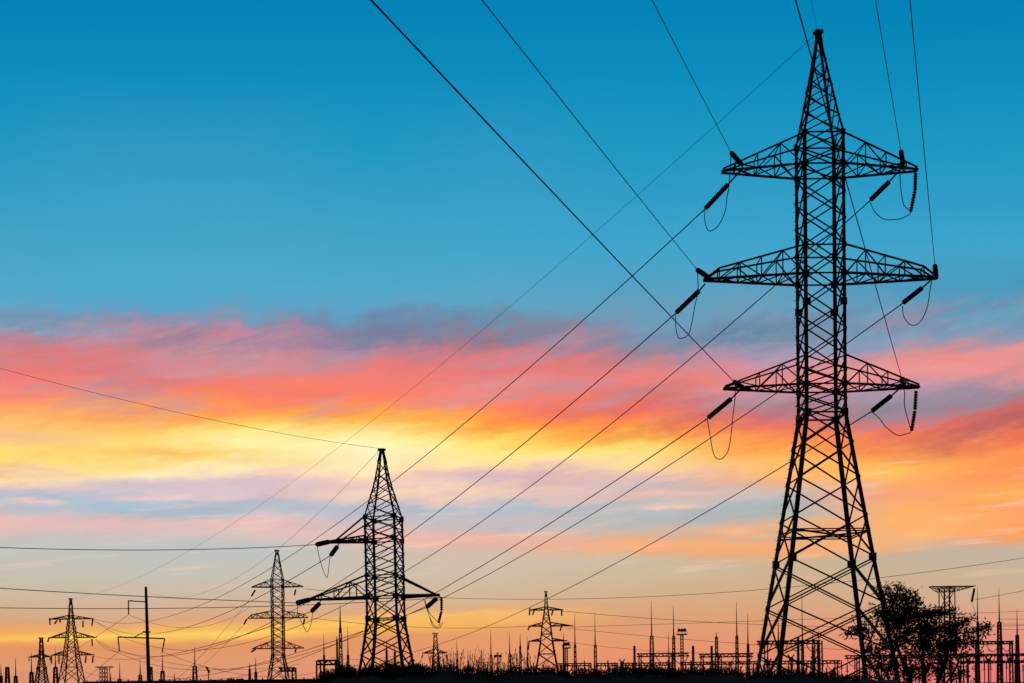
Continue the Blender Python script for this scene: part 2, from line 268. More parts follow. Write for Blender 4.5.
# ------------------------------------------------------------------ lattice pylons
def lerp(a,b,t): return a+(b-a)*t
class Tower:
    def __init__(s, name, label, px, py, D, yref, group=None, rotz=0, lean=0, m=STEEL, steel=1.0, cat='pylon'):
        p=P(px,py,D); s.D=D; s.s=D/F; s.hor=HOR-SR*(px-512); s.m=m; s.k=steel
        s.e=empty(name,(p.x,D,0),label,cat,group,(0,lean,rotz)); s.inv=inv_of(s.e)
    def z(s,y): return EYE+(s.hor-y)*s.s
    def body(s, lv, legw, brw, gus=None, rings=(), single=(), steps=False, double=()):
        """lv: list of (pixel row, width px, subdivisions to next)"""
        L=[(s.z(y), w*s.s/2) for y,w in lv]; L[-1]=(min(L[-1][0],-.1) if L[-1][0]<1.5 else L[-1][0],L[-1][1])
        s.L=L
        for sx,sy in ((-1,-1),(1,-1),(-1,1),(1,1)):
            b=MB()
            for k,((z0,h0),(z1,h1)) in enumerate(zip(L,L[1:])):
                w=legw*s.k*(.7 if k<s.npeak else (1.25 if z1<L[s.nbody][0]-.01 else 1))
                b.angle((sx*h0,sy*h0,z0),(sx*h1,sy*h1,z1),w,sx,sy) if legw>.1 else b.bar((sx*h0,sy*h0,z0),(sx*h1,sy*h1,z1),w)
            if steps and sx<0:
                zz=3.0
                while zz<L[s.npeak][0]:
                    h=s.hw(zz); b.bar((sx*h,sy*h,zz),(sx*h-.12,sy*h,zz),.025); zz+=.55
            b.build('leg',s.m,s.e)
        faces=[((-1,-1),(1,-1)),((1,-1),(1,1)),((1,1),(-1,1)),((-1,1),(-1,-1))]
        for fi,(c0,c1) in enumerate(faces):
            b=MB()
            for k,((z0,h0),(z1,h1)) in enumerate(zip(L,L[1:])):
                w=brw*s.k*(.8 if k<s.npeak else 1)*(1.15 if k>=s.nbody else 1)
                A0=Vector((c0[0]*h0,c0[1]*h0,z0)); B0=Vector((c1[0]*h0,c1[1]*h0,z0)); A1=Vector((c0[0]*h1,c0[1]*h1,z1)); B1=Vector((c1[0]*h1,c1[1]*h1,z1))
                if k in single:
                    b.bar(A0,B1,w) if (k+fi)%2 else b.bar(B0,A1,w)
                else:
                    b.bar(A0,B1,w); b.bar(B0,A1,w)
                    if k in double:
                        o=Vector((0,0,-.17)); b.bar(B0+o,A1+o,w*.8)
                if k in rings: b.bar(A0,B0,w*1.1)
            b.build('lattice_face',s.m,s.e)
        if gus:
            for k,sz in gus:
                z,h=L[k]
                for sx,sy in ((-1,-1),(1,-1),(-1,1),(1,1)):
                    b=MB(); b.box((sx*(h-sz*.38),sy*(h+.02),z),sz,.05,sz*1.05); b.box((sx*(h+.02),sy*(h-sz*.38),z+.02),.05,sz,sz)
                    b.build('gusset_plate',s.m,s.e)
    def hw(s,z):
        L=s.L
        for (z0,h0),(z1,h1) in zip(L,L[1:]):
            if z<=z0 and z>=z1: return h0+(h1-h0)*(z0-z)/(z0-z1)
        return L[-1][1]
    def cap(s, w):
        z,h=s.L[0]; b=MB(); b.box((0,0,z+.05),h*2+w,h*2+w,w*.6); b.bar((-h*2.2,0,z),(h*2,0,z+.05),w*.5); b.box((-h*1.2,0,z+w*.5),w*.8,w*.8,w*.5); b.build('peak_cap',s.m,s.e)
    def arm(s, y, yroot, side, tip, npan, cw, bw, tipw=.18, blunt=0.0, ext=0.0, tiprise=0.0, name='crossarm'):
        z=s.z(y); z1=s.z(yroot); h=s.hw(z); h1=s.hw(z1); T=tip*s.s; Tt=T-ext*s.s; b=MB(); cw*=s.k; bw*=s.k
        prev=None
        for sy in (-1,1):
            b0=Vector((side*h,sy*h,z)); b1=Vector((side*T,sy*tipw,z)); t0=Vector((side*h1,sy*h1,z1)); t1=Vector((side*Tt,sy*lerp(tipw,h,ext*s.s/max(T-h,.1)) if ext else sy*tipw,z+(blunt or .12)))
            b.bar(b0,b1,cw,cw*1.1); b.bar(t0,t1,cw*.8)
            if blunt: b.bar(t1,b1,cw*.8)
            for k in range(1,npan+1):
                f=k/(npan+ (0 if blunt else .55)); fp=(k-1)/(npan+(0 if blunt else .55))
                bb=lerp(b0,Vector((t1.x,b0.y*0+sy*lerp(tipw,h,ext*s.s/max(T-h,.1)) if ext else b1.y,z)),f); tt=lerp(t0,t1,f)
                bp=lerp(b0,Vector((t1.x,bb.y if 0 else (sy*lerp(tipw,h,ext*s.s/max(T-h,.1)) if ext else b1.y),z)),fp); tp=lerp(t0,t1,fp)
                if bw>0:
                    b.bar(bb,tt,bw)
                    b.bar(bp,tt,bw) if k%2 else b.bar(tp,bb,bw)
                    if sy>0:
                        o=Vector((bb.x,-bb.y,bb.z)); op=Vector((bp.x,-bp.y,bp.z)); b.bar(bb,o,bw*.9)
                        b.bar(bp,o,bw*.9); b.bar(op,bb,bw*.9)
                        b.bar(tt,Vector((tt.x,-tt.y,tt.z)),bw*.8)
        b.bar((side*T,-tipw,z),(side*T,tipw,z),cw*1.2)
        b.build(name,s.m,s.e)
    def string(s, a, b_, r=.135, pitch=.15, link=None, loose=False):
        """an insulator string between two seen points (px,py,D); link = where it is bolted on"""
        A=P(*a); B=P(*b_); m=MB(); L=(B-A).length; n=max(3,int(L/pitch)); pts=[]; rs=[]
        for k in range(n):
            for f,rr in ((0.0,.6),(.2,1.0),(.6,.95),(.8,.6)):
                pts.append(lerp(A,B,(k+f)/n)); rs.append(r*rr)
        pts.append(B); rs.append(r*.35)
        m.tube(pts,rs,8)
        o=m.build('insulator_string',GLASS,s.e,s.inv)
        if link:
            q=MB(); q.bar(P(*link),A,.07*s.k); q.build('string_link',s.m,o,s.inv); q=MB(); q.bar(B,B+(B-A).normalized()*.3,.06); q.build('dead_end_clamp',s.m,o,s.inv)
        return o
    def loop(s, pts, D0, D1, r=.028):
        n=len(pts)
        c=[P(x,y,lerp(D0,D1,i/(n-1))) for i,(x,y) in enumerate(pts)]
        sm=[]
        for i in range(n-1):                                  # Catmull-Rom
            p0=c[max(i-1,0)]; p1=c[i]; p2=c[i+1]; p3=c[min(i+2,n-1)]
            for k in range(6):
                t_=k/6; sm.append(.5*((2*p1)+(p2-p0)*t_+(2*p0-5*p1+4*p2-p3)*t_*t_+(-p0+3*p1-3*p2+p3)*t_**3))
        sm.append(c[-1])
        m=MB(); m.tube(sm,r,5); m.build('jumper_wire',WIRE,s.e,s.inv,True)

# --- A: the tall pylon in front
A=Tower('transmission_pylon','tall near steel lattice pylon with three pairs of crossarms, largest in the picture',818.8,278,83,0,lean=math.radians(.22))
A.npeak=7; A.nbody=20
lvA=[(33,5),(50,8.5),(62,12.5),(74,16.5),(89,22),(104,27),(121,33),
     (140,41),(157,41),(171,41),(198,41),(224,41),(251,41),(279,41),(307,41),(333,41),(360,41),(374,41),(388,41),(402,41),
     (416,41.5),(446,50),(481,60),(519,71),(561,83),(606,96.5),(654,111),(711,128)]
A.body(lvA,.20,.075,gus=[(7,.3),(9,.34),(12,.28),(13,.36),(14,.42),(18,.32),(20,.42),(24,.46)],rings=(7,9,12,13,18,20),single=(0,1,2),steps=True,double=(24,25,26))
A.cap(.2)
qm=MB()
zz=A.z(533); hh=A.hw(zz)
for dzz in (0,-.13):
    for c0,c1 in (((-1,-1),(1,-1)),((1,-1),(1,1)),((1,1),(-1,1)),((-1,1),(-1,-1))):
        qm.bar((c0[0]*hh,c0[1]*hh,zz+dzz),(c1[0]*hh,c1[1]*hh,zz+dzz),.07)
qm.bar((-hh,-hh,zz),(hh,hh,zz),.1); qm.bar((hh,-hh,zz-.2),(-hh,hh,zz-.2),.1)
qm.build('diaphragm',STEEL,A.e)
for side in (-1,1):
    A.arm(171,141,side,97,3,.11,.062)
    A.arm(279,251,side,116,4,.12,.065,blunt=.62,ext=14)
    A.arm(388,360,side,97,3,.11,.062)
DF=85.6; DN=80.4
A.string((728,184.5,84.2),(705,209,DF),.17,link=(741,170,83))
A.string((699,291,84.2),(676,313,DF),.17,link=(705,284,83))
A.string((731,399,84.2),(708,418,DF),.17,link=(741,389,83))
A.string((741,164,82.4),(731.5,153,DN),.16,link=(743,168,83))
A.string((708,277,82.6),(697.5,270,DN),.16,link=(710,279,83))
A.string((742,387,82.6),(734.5,382,DN),.16,link=(744,388,83))
A.string((889,182,84.2),(870.5,200,DF),.17,link=(897,173,83))
A.string((922,288,84.2),(903,303,DF),.17,link=(930,281,83))
A.string((891,396,84.2),(872,411,DF),.17,link=(898,390,83))
A.string((903,164,82.4),(901,151.5,DN),.16,link=(903,167,83))
A.string((936,276,82.6),(935,266,DN),.16,link=(935,277,83))
A.string((903.5,385,82.6),(902,379,DN),.16,link=(904,387,83))
A.string((915.5,173,83),(915,191,83),.125,.15); A.string((914.8,191.5,83),(910.5,212,83),.125,.15)
A.string((916,391,83),(915,410,83),.125,.15); A.string((914.8,411,83),(911.5,431,83),.125,.15)
A.loop([(705,211),(705,222),(709,231),(718,226),(725,212),(727,197),(729,186),(731,155)],DF,DN)
A.loop([(675.5,315),(676,328),(679,338),(688,335),(692,322),(695,305),(698,293),(698,283),(697.5,272)],DF,DN)
A.loop([(707.5,420),(710,435),(714,455),(721,459),(728,451),(731,435),(733,415),(735,398),(735,384)],DF,DN)
A.loop([(870,202),(875,212),(884,219),(896,219.5),(905,217),(910.5,212),(904,205),(901,190),(900,172),(901,153)],DF,DN)
A.loop([(902.5,306),(904,317),(911,325),(920,322),(927,308),(930,290),(934,268)],DF,DN)
A.loop([(872,412),(879,418),(886,427),(897,435),(906,434),(911,431),(908,420),(904.5,405),(904.5,392),(902,381)],DF,DN)

# --- B: the second pylon, three arms of a single circuit
B=Tower('transmission_pylon','steel lattice pylon with one short upper arm and two lower arms behind the grassy mound',386,520,121,0,rotz=math.radians(-10),lean=math.radians(-.75))
B.npeak=6; B.nbody=14
lvB=[(450,4),(462,7.5),(473,11),(484,15),(495,20.5),(506,26),
     (518,32),(529,32),(540,32),(553,32),(566,32),(576,32),(587,32),(597,32),
     (619,32.3),(636,36.5),(655,42),(678,49),(707,57)]
B.body(lvB,.20,.085,gus=[(6,.42),(8,.42),(11,.34),(13,.45),(14,.52)],rings=(6,8,11,13,14),single=(0,1),steps=True)
B.cap(.22)
B.arm(540,518,-1,57,2,.15,0,ext=8); B.arm(540,536.5,-1,57,4,.16,.08)
B.arm(597,576,-1,78,3,.16,.085,ext=0)
B.arm(597,578,1,54,1,.2,0,ext=4)
B.string((328,542,120.5),(317,544.5,118.2),.23,link=(334,541,121))
B.string((337,547,121.8),(331,555,123.5),.22,link=(340,542,121))
B.string((308.7,600,120.5),(297.5,602.7,118.2),.24,link=(316,598.5,121))
B.string((319,604,121.8),(312,611,123.5),.22,link=(321,600,121))
B.string((436,599,121.8),(427,607,123.5),.22,link=(440,596.5,121))
B.string((441.5,597,121),(441.5,611,121),.14,.2); B.string((441.4,611.5,121),(438.5,623,121),.14,.2)
B.loop([(317,546),(319,556),(323,570),(327,577.5),(328.5,570),(330,557)],118.2,123.5,.03)
B.loop([(297.5,604),(298,614),(303,625),(307,632),(311,624),(312.5,613)],118.2,123.5,.03)
B.loop([(427,608),(430,618),(436,627),(440,623.5),(436,620),(429,612),(425,600)],123.5,119,.03)
B.loop([(424,600),(428,612),(433,626),(439,628),(443,622)],119,121,.03)

# --- C: a distant twin of the tall pylon
Cc=Tower('transmission_pylon','distant slim pylon with three pairs of arms left of the single circuit pylon',277.4,587,300,0,m=MIDSTEEL,steel=1.04)
Cc.npeak=4; Cc.nbody=15
lvC=[(551,2.5),(558,4.5),(565,6.8),(572,9),
     (579.5,12),(587,12),(594,12),(603,12),(610,12),(618,12),(626,12),(633,12),(640,12),(644,12),(648,12),
     (655,12),(667,16),(681,20),(697,24.5)]
Cc.body(lvC,.22,.11,rings=(4,5,9,14,15))
Cc.cap(.4)
for side in (-1,1):
    Cc.arm(587,580,side,25.5,3,.16,.1); Cc.arm(618,611,side,30,4,.16,.1,blunt=.8,ext=4); Cc.arm(648.5,641,side,25.5,3,.16,.1)
for a,b_ in (((255,590.5,300),(251.5,596,303)),((246.5,619.5,300),(244.2,624,303)),((255.5,649,300),(251.5,652,303)),((295.5,590,300),(294.5,595,302)),((304.5,619.5,300),(303.5,624,302)),((296,649.5,300),(295,652,302))):
    Cc.string(a,b_,.2,.25)

# --- D, E, F, G2: tapering pylons far off
def tapered(label, px, apex, D, lv, arms, strings, wk=1.25, grp=None, peak=True):
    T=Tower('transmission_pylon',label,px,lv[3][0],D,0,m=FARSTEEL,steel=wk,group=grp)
    T.npeak=2; T.nbody=len(lv)-4
    T.body(lv,.17,.10,rings=tuple(range(2,len(lv)-1,2)))
    T.cap(.35)
    for y,yr,l,r in arms:
        T.arm(y,yr,-1,l,2,.17,.1,ext=l*.12); T.arm(y,yr,1,r,2,.17,.1,ext=r*.12)
    for x,y,x2,y2 in strings: T.string((x,y,D),(x2,y2,D+.5),.22,.3)
    return T
tapered('tapering pylon with six curved hanging strings, second from the left edge',71,619,330,
    [(599,2),(607,3.2),(615,4.5),(620,5.6),(628,7.5),(638,9.3),(647,11.3),(655,13),(667,16.5),(682,21),(701,27)],
    [(619,615.5,21.5,22),(637.5,632,22.5,25),(655,651,20,22.5)],
    [(49.8,618,50,625),(57,620.5,54.5,624),(93,618,91.8,626),(60,620,60.3,622.5),(83,621,83,627.5),(49,638,47.6,642),(92,639,92.2,646),(51.5,656,51.3,663.5),(59,656,59,664),(93,656,92.6,663),(86,656,85.5,663)])
tapered('small square topped pylon, nearest the left edge of the frame',41.5,650,430,
    [(638,2.8),(644,3.4),(650,4),(657,4.6),(663,5.8),(669,7.5),(676,9.5),(684,11.5),(697,15)],
    [(657,654.5,12.5,9.5),(669,667,5,5)],
    [(29,659,29,661),(50,658,50,660.5)],1.7)
tapered('tapering pylon with hooked arms standing between the mound weeds and the substation',546.2,619,320,
    [(592,1.8),(600,2.6),(606,3.4),(611,4.4),(618,6.6),(626,9.5),(634,11),(642,13),(654,17),(667,21.5),(684,27)],
    [(610,607,16.5,16.5),(626,622.5,17.5,26),(641,638.5,17.5,20)],
    [(529.8,608,529.4,615.5),(534.5,609.5,532.5,615),(553,610,551.5,615.5),(561.5,610,561.8,616),(530,626,527.8,630),(561.5,626.5,560,631),(529,642,528.2,650)],1.4)
tapered('small pylon top with down curved arms right behind the weeds on the mound',435.6,650,400,
    [(633.5,3.2),(639,3.6),(645,4.2),(652,5.2),(659,6.4),(667,8),(678,10),(700,13)],
    [(653,649.5,13,10.5)],
    [(423,655,421.5,658),(446,655,447.3,659)],1.7)

# --- H: flat topped pylon above the tree
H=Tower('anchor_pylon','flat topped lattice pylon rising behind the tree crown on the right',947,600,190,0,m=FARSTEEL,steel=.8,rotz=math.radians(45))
H.npeak=0; H.nbody=5
H.body([(588,12),(600,12),(613,12),(628,12.5),(644,13),(664,15),(694,18)],.2,.10,single=(0,1,2,3,4,5),rings=(0,))
hb=MB(); z0=H.z(586.5); zb=H.z(591.5)
for sy in (-1,1):
    w=1.05*sy
    L_=Vector((-17*H.s,w*.3,z0)); R_=Vector((27.5*H.s,w*.3,z0)); hb.bar(L_,R_,.13)
    hb.bar((-8*H.s,w,zb),(8*H.s,w,zb),.1); hb.bar(L_,(-8*H.s,w,zb),.1); hb.bar(R_,(8*H.s,w,zb),.1)
    for k in range(10):
        x0=-17+44.5*k/10; x1=-17+44.5*(k+1)/10
        def lo(x): return z0-(z0-zb)*max(0,min(1,(x+17)/9 if x<0 else (27.5-x)/19.5))
        hb.bar((x0*H.s,w*.6,z0),(x1*H.s,w*.6,lo(x1)),.06); hb.bar((x1*H.s,w*.6,z0),(x1*H.s,w*.6,lo(x1)),.06)
hb.build('crossarm',FARSTEEL,H.e,Matrix.Rotation(math.radians(-45),4,'Z'))
H.string((974.3,588.5,190),(971.8,602,190.5),.2,.25)
hl=MB(); hl.tube([P(971.8,602,190.5),P(974.5,610,191),P(977,623,192)],.03,4); hl.build('jumper_wire',WIRE,H.e,H.inv)

# ------------------------------------------------------------------ concrete pole
pd=270; pb=P(147,600,pd); pe=empty('utility_pole',(pb.x,pd,0),'single concrete pole with bracket arms and thin hanging insulators','pole')
pi=inv_of(pe)
m=MB(); top=P(145.9,588.5,pd); m.tube([(pb.x+.25,pd,-.2),lerp(Vector((pb.x+.25,pd,-.2)),top,.5),top],[.42,.35,.27],12); m.build('pole_shaft',CONC,pe,pi,True)
m=MB(); m.box(P(145.8,587.6,pd),.4,.4,.35); m.build('pole_cap',STEEL,pe,pi)
m=MB(); m.bar(P(128,600.8,pd),P(146,601.8,pd),.2); m.bar(P(131,600.2,pd),P(133,601.2,pd),.2); m.build('crossarm',STEEL,pe,pi)
m=MB(); m.bar(P(117.7,637,pd),P(164.6,638.6,pd),.26); m.bar(P(134,637.3,pd),P(145,631.5,pd),.16); m.build('crossarm',STEEL,pe,pi)
m=MB(); m.tube([P(143,631.6,pd),P(150.5,632,pd)],.13,6); m.box(P(146.8,632,pd),1.0,1.0,.3); m.build('pole_collar',STEEL,pe,pi)
for a,b_ in (((128.4,601,pd),(128.6,614.5,pd)),((118,637.5,pd),(119.4,651,pd)),((164.6,638.8,pd),(162.2,651.5,pd))):
    q=MB(); A0=P(*a); B0=P(*b_); n=14; pts=[]; rs=[]
    for k in range(n):
        pts+= [lerp(A0,B0,k/n),lerp(A0,B0,(k+.4)/n)]; rs+=[.07,.19]
    pts.append(B0); rs.append(.06); q.tube(pts,rs,7); q.build('insulator_string',GLASS,pe,pi)

# ------------------------------------------------------------------ power cables
def cable(label, pts, r, group='overhead conductors', name='power_cable'):
    m=MB(); m.tube(pts,r,5); o=m.build(name,WIRE,None,None,True)
    c=sum(pts,Vector())/len(pts); me=o.data
    base=pts[0].copy()
    for v in me.vertices: v.co-=base
    o.location=base
    tag(o,label,'cable',group); return o
def far(label, a, b_, mid, r=.036, n=60, **k):
    """span hanging between two supports; it sags so that it is seen to pass (mid)"""
    A0=P(*a); B0=P(*b_); um,vm=unroll(*mid); tx=um/F
    t_=(A0.x-tx*A0.y)/((A0.x-tx*A0.y)-(B0.x-tx*B0.y))
    q=lerp(A0,B0,t_); sag=(q.z-(EYE+vm/F*q.y))/(4*t_*(1-t_))
    return cable(label,[lerp(A0,B0,i/n)-Vector((0,0,4*sag*(i/n)*(1-i/n))) for i in range(n+1)],r,**k)
def near(label, a, top, r=.021, dirx=.3467, back=-120, **k):
    A0=P(*a); u,v=unroll(*top); D=(A0.x-dirx*A0.y)/(u/F-dirx); z1=EYE+v/F*D
    sl=(A0.z-z1)/(A0.y-D)
    pts=[]; n=50; c=abs(sl)/320
    for i in range(n+1):
        y=lerp(A0.y,back,i/n); s_=A0.y-y; s1=A0.y-D
        pts.append(Vector((A0.x-dirx*s_, y, A0.z-sl*s_+c*s_*(s_-s1))))
    return cable(label,pts,r,**k)
near('upper left conductor climbing from the tall pylon to the top edge',(731,152.6,80.1),(652,0))
near('middle left conductor climbing from the tall pylon to the top edge',(697,269.6,80.1),(482,0))
near('lower left conductor climbing steeply across the blue sky to the top edge, thickest of all',(734,381.7,80.1),(371,0),r=.026)
near('upper right conductor rising from the tall pylon to the top edge',(901,151,80.1),(875.5,0))
near('outermost right conductor rising from the widest arm to the top edge',(935,265.6,80.1),(910,0))
near('lower right conductor passing in front of the tall pylon to the top edge',(901.8,378.6,80.1),(795.5,0))
near('faint earth wire leaving the top of the tall pylon upwards',(818,32,82.8),(811,0),r=.01,name='earth_wire')
DD=330
far('upper left conductor sloping down to the far left from the tall pylon',(704,210,85.9),(92,618.5,330),(314,540))
far('middle left conductor sloping down to the far left from the tall pylon',(675.4,313.6,85.9),(96,639,DD),(404.6,537))
far('lower left conductor sloping down to the far left from the tall pylon',(707.3,418.6,85.9),(150,670,DD),(291.5,662))
far('upper right conductor sloping down behind the tall pylon to the left',(870,200.6,85.9),(93,620,300),(560,464))
far('middle right conductor sloping down behind the tall pylon to the left',(902.3,303.6,85.9),(95,640,300),(500,568))
far('lower right conductor sloping low behind the tall pylon towards the mound',(871.3,411.6,85.9),(330,657,DD),(569,588))
far('pale earth wire from the tall pylon top down to the far left pylon',(816,34,83.2),(71,599,DD),(289,484.5),r=.014,name='earth_wire')
far('earth wire from the second pylon top sagging down to the concrete pole top',(380,449.5,121.4),(146.5,591,270),(285,543),r=.016,name='earth_wire')
far('conductor from the short upper arm of the second pylon curving away left',(330.7,555.3,123.7),(97,622,DD),(180.5,629))
far('conductor from the lower left arm of the second pylon curving away left',(311.7,611.3,123.7),(93,656,DD),(195,649))
far('conductor from the right arm of the second pylon passing behind it',(426.7,607.3,123.7),(85,672,DD),(290,655))
# spans running left out of the frame
def left(label, a, mid, edge, D1, r=.03, **k):
    return far(label,a,(edge[0],edge[1],D1),mid,r,**k)
left('earth wire from the second pylon top running to the left edge through the glow',(380,448.5,120.6),(176,412),(-160,322),78,r=.016,name='earth_wire')
left('long level conductor from the upper arm running to the left edge',(316.6,544.6,118),(150,550),(-200,536),88,r=.03)
left('middle of the level conductors passing the pole top to the left edge',(297.2,602.8,118),(144,596.5),(-200,574),88,r=.03)
left('lowest of the level conductors running to the left edge behind the pole',(438,598,120.5),(144,608.5),(-200,602),92,r=.028)
# thin spans across the far right
far('long thin conductor crossing behind the tall pylon to the right edge',(305,589,300),(1200,526,240),(628,597.5),r=.045)
far('second thin conductor crossing behind the tall pylon from the hooked arm pylon',(562,611,320),(1250,610,330),(690,621),r=.05)
far('thin conductor from the middle arm of the hooked arm pylon going right',(572,627,320),(1200,604,330),(651,624.5),r=.045)
far('thin conductor below the others going right from the hooked arm pylon',(565,628,320),(1200,652,330),(669,638),r=.045)
far('lowest thin conductor going right from the hooked arm pylon',(566,642,320),(800,650,380),(640,650),r=.04)
far('thin level conductor reaching left from the hooked arm pylon',(528,626,320),(312,618,300),(479,628),r=.045)
far('thin conductor dropping from the upper arm of the slim pylon at left',(251.3,597,303),(150,700,400),(200,657),r=.035)
far('thin conductor dropping from the middle arm of the slim pylon at left',(244,624.5,303),(150,702,400),(200,668),r=.035)
far('thin conductor rising past the mast needles to the right edge',(974.5,600,190),(1250,560,190),(1024,590.7),r=.03)
for y0,y1,w in ((619,618,'uppermost'),(624,625,'middle'),(629.5,629,'lowest')):
    far(w+' of three short level wires ending at the right edge mast',(999.5,y0,400),(1200,y1,400),(1050,y0+.3),r=.055)
far('thin wire from the pole upper insulator down to the left',(128.6,614.7,pd),(30,676,pd+120),(80,647),r=.04,name='pole_wire')
far('thin wire from the pole upper insulator sagging right',(128.6,614.7,pd),(250,607,pd+60),(165,626),r=.035,name='pole_wire')
far('thin wire from the pole lower left insulator down to the left',(119.4,651.2,pd),(60,700,pd+120),(95,671),r=.04,name='pole_wire')
far('thin wire from the pole lower left insulator sagging right below the crossarm',(119.4,651.2,pd),(300,664,pd+60),(194,666.5),r=.035,name='pole_wire')
far('thin wire from the pole lower right insulator sagging right',(162.2,651.7,pd),(318,672,pd+60),(210,668),r=.04,name='pole_wire')
far('thin wire sagging between the left pylon and the pole lower arm',(96,640,DD),(119.4,651.3,pd),(110,650.5),r=.04,name='pole_wire')

# ------------------------------------------------------------------ substation: lightning masts
def mast(px, ytop, ysplit, ww, label, D=400, needle=True, group='lightning masts of the distant substation', wtop=None):
    b=P(px,ysplit,D); s_=D/F
    e=empty('lightning_mast',(b.x,D,0),label,'mast',group)
    m=MB(); zt=b.z; w0=ww*s_/2; w1=(wtop if wtop is not None else ww*.55)*s_/2; n=max(4,int(zt/1.4))
    for sx,sy in ((-1,-1),(1,-1),(1,1),(-1,1)): m.bar((sx*w0,sy*w0,-.1),(sx*w1,sy*w1,zt),.31 if D>300 else .15)
    for k in range(n):
        z0=zt*k/n; z1=zt*(k+1)/n; a=lerp(w0,w1,k/n); c=lerp(w0,w1,(k+1)/n)
        for p,q in (((-1,-1),(1,-1)),((1,-1),(1,1)),((1,1),(-1,1)),((-1,1),(-1,-1))):
            if k%2: p,q=q,p
            m.bar((p[0]*a,p[1]*a,z0),(q[0]*c,q[1]*c,z1),.12)
            m.bar((p[0]*c,p[1]*c,z1),(q[0]*c,q[1]*c,z1),.12)
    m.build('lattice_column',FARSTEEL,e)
    if needle:
        t_=P(px,ytop,D).z; m=MB(); m.tube([(0,0,zt-.3),(0,0,lerp(zt,t_,.35)),(0,0,t_)],[.24,.15,.05],6); m.build('needle',FARSTEEL,e)
    return e
MS=[(1,664,676,3,'short mast cut by the left frame edge'),
(7.3,0,667,4.2,'square topped lattice column without a needle, near the left frame edge',False),
(15.7,658,676,3.6,'needle mast left of the small square topped pylon'),
(31.5,653,672,4,'needle mast just left of the small square topped pylon'),
(55.5,647,667,4.6,'needle mast between the two leftmost pylons'),
(110.6,673,681,1.5,'tiny needle mast right beside the flat topped platform tower'),
(119.8,662,679,3.6,'needle mast between the platform tower and the concrete pole'),
(140.2,659,675,3.8,'needle mast touching the concrete pole on its left'),
(151,0,667,3,'needleless column just right of the concrete pole',False),
(162.5,651,671,4.4,'needle mast under the right end of the pole crossarm'),
(174.4,673,680,1.4,'very small needle mast between the pole and the tall lone mast'),
(194.8,647,666,5,'lone needle mast midway between the pole and the slim pylon'),
(249.6,663,669,2,'short mast left of the slim pylon, left of a pair'),
(255.8,657,672,2.6,'taller mast of the pair left of the slim pylon'),
(324,634,655,1.6,'thin needle mast above the box gantry by the mound end'),
(348,627,655,2.6,'needle mast between the tall lattice mast and the single circuit pylon'),
(386.6,642,650,2,'needle mast seen through the legs of the single circuit pylon, left one'),
(394.8,645,652,2.2,'needle mast seen through the legs of the single circuit pylon, right one'),
(457,640,659,2,'first needle mast behind the weeds'),
(468,651,664,1.2,'faint thin mast behind the weeds, right of the first'),
(491,629,655,3,'tall needle mast left of the twin lamp post behind the weeds'),
(509.6,632,654,3,'tall needle mast right of the twin lamp post behind the weeds'),
(520.2,634,646,2,'slender mast left of the hooked arm pylon'),
(527.4,636,657,1.8,'slender mast close beside the hooked arm pylon'),
(563.6,633,645,1.4,'thin needle beside the small floodlight tower'),
(575,614,645,2.6,'needle mast right of the small floodlight tower'),
(595.2,613,645,3.2,'needle mast standing alone above the low busbars'),
(634.4,0,646,2,'short stout column left of the tallest substation needle',False),
(651.6,601,636,4.6,'tallest needle mast of the middle substation'),
(668.8,632,660,1.8,'faint needle mast between the tallest needle and the floodlight tower'),
(673.6,605,636,3,'needle mast immediately left of the big floodlight tower'),
(693,0,646,2.2,'short stout column right of the big floodlight tower',False),
(711.6,0,646,2,'short stout column left of the thick one behind the busbars',False),
(716.4,632,637,3,'thick column with a tiny tip in front of the busbars'),
(736.8,602,636,3,'needle mast left of the pair beside the tall pylon base'),
(748,613,644,2.4,'fainter needle mast nearest the tall pylon base on its left'),
(778.4,609,640,1.6,'needle seen between the left legs of the tall pylon'),
(798,0,637,2,'needleless column seen inside the tall pylon base',False),
(802.4,592,640,2.4,'tall needle seen inside the tall pylon base'),
(812.6,631,646,1.4,'short needle left of the gantry post inside the tall pylon base'),
(819,628,645,1.4,'short needle at the gantry end inside the tall pylon base'),
(977.7,588,622,2.2,'needle mast at the right edge of the tree'),
(999.3,588,622,4.5,'strongest needle mast at the right, between tree and frame edge'),
(1017.2,609,635,3.4,'needle mast nearest the right frame edge')]
for r_ in MS:
    mast(r_[0],r_[1],r_[2],r_[3],r_[4],needle=(len(r_)<6),D=400+ (int(r_[0]*7)%5)*8)
# tall lattice mast beside gantry
mast(340.3,605.5,628,5.2,'tall tapering lattice mast left of the single circuit pylon',D=260,wtop=1.6)
mast(337,636,642,1.6,'thin column pressed against the tall tapering lattice mast',D=262)

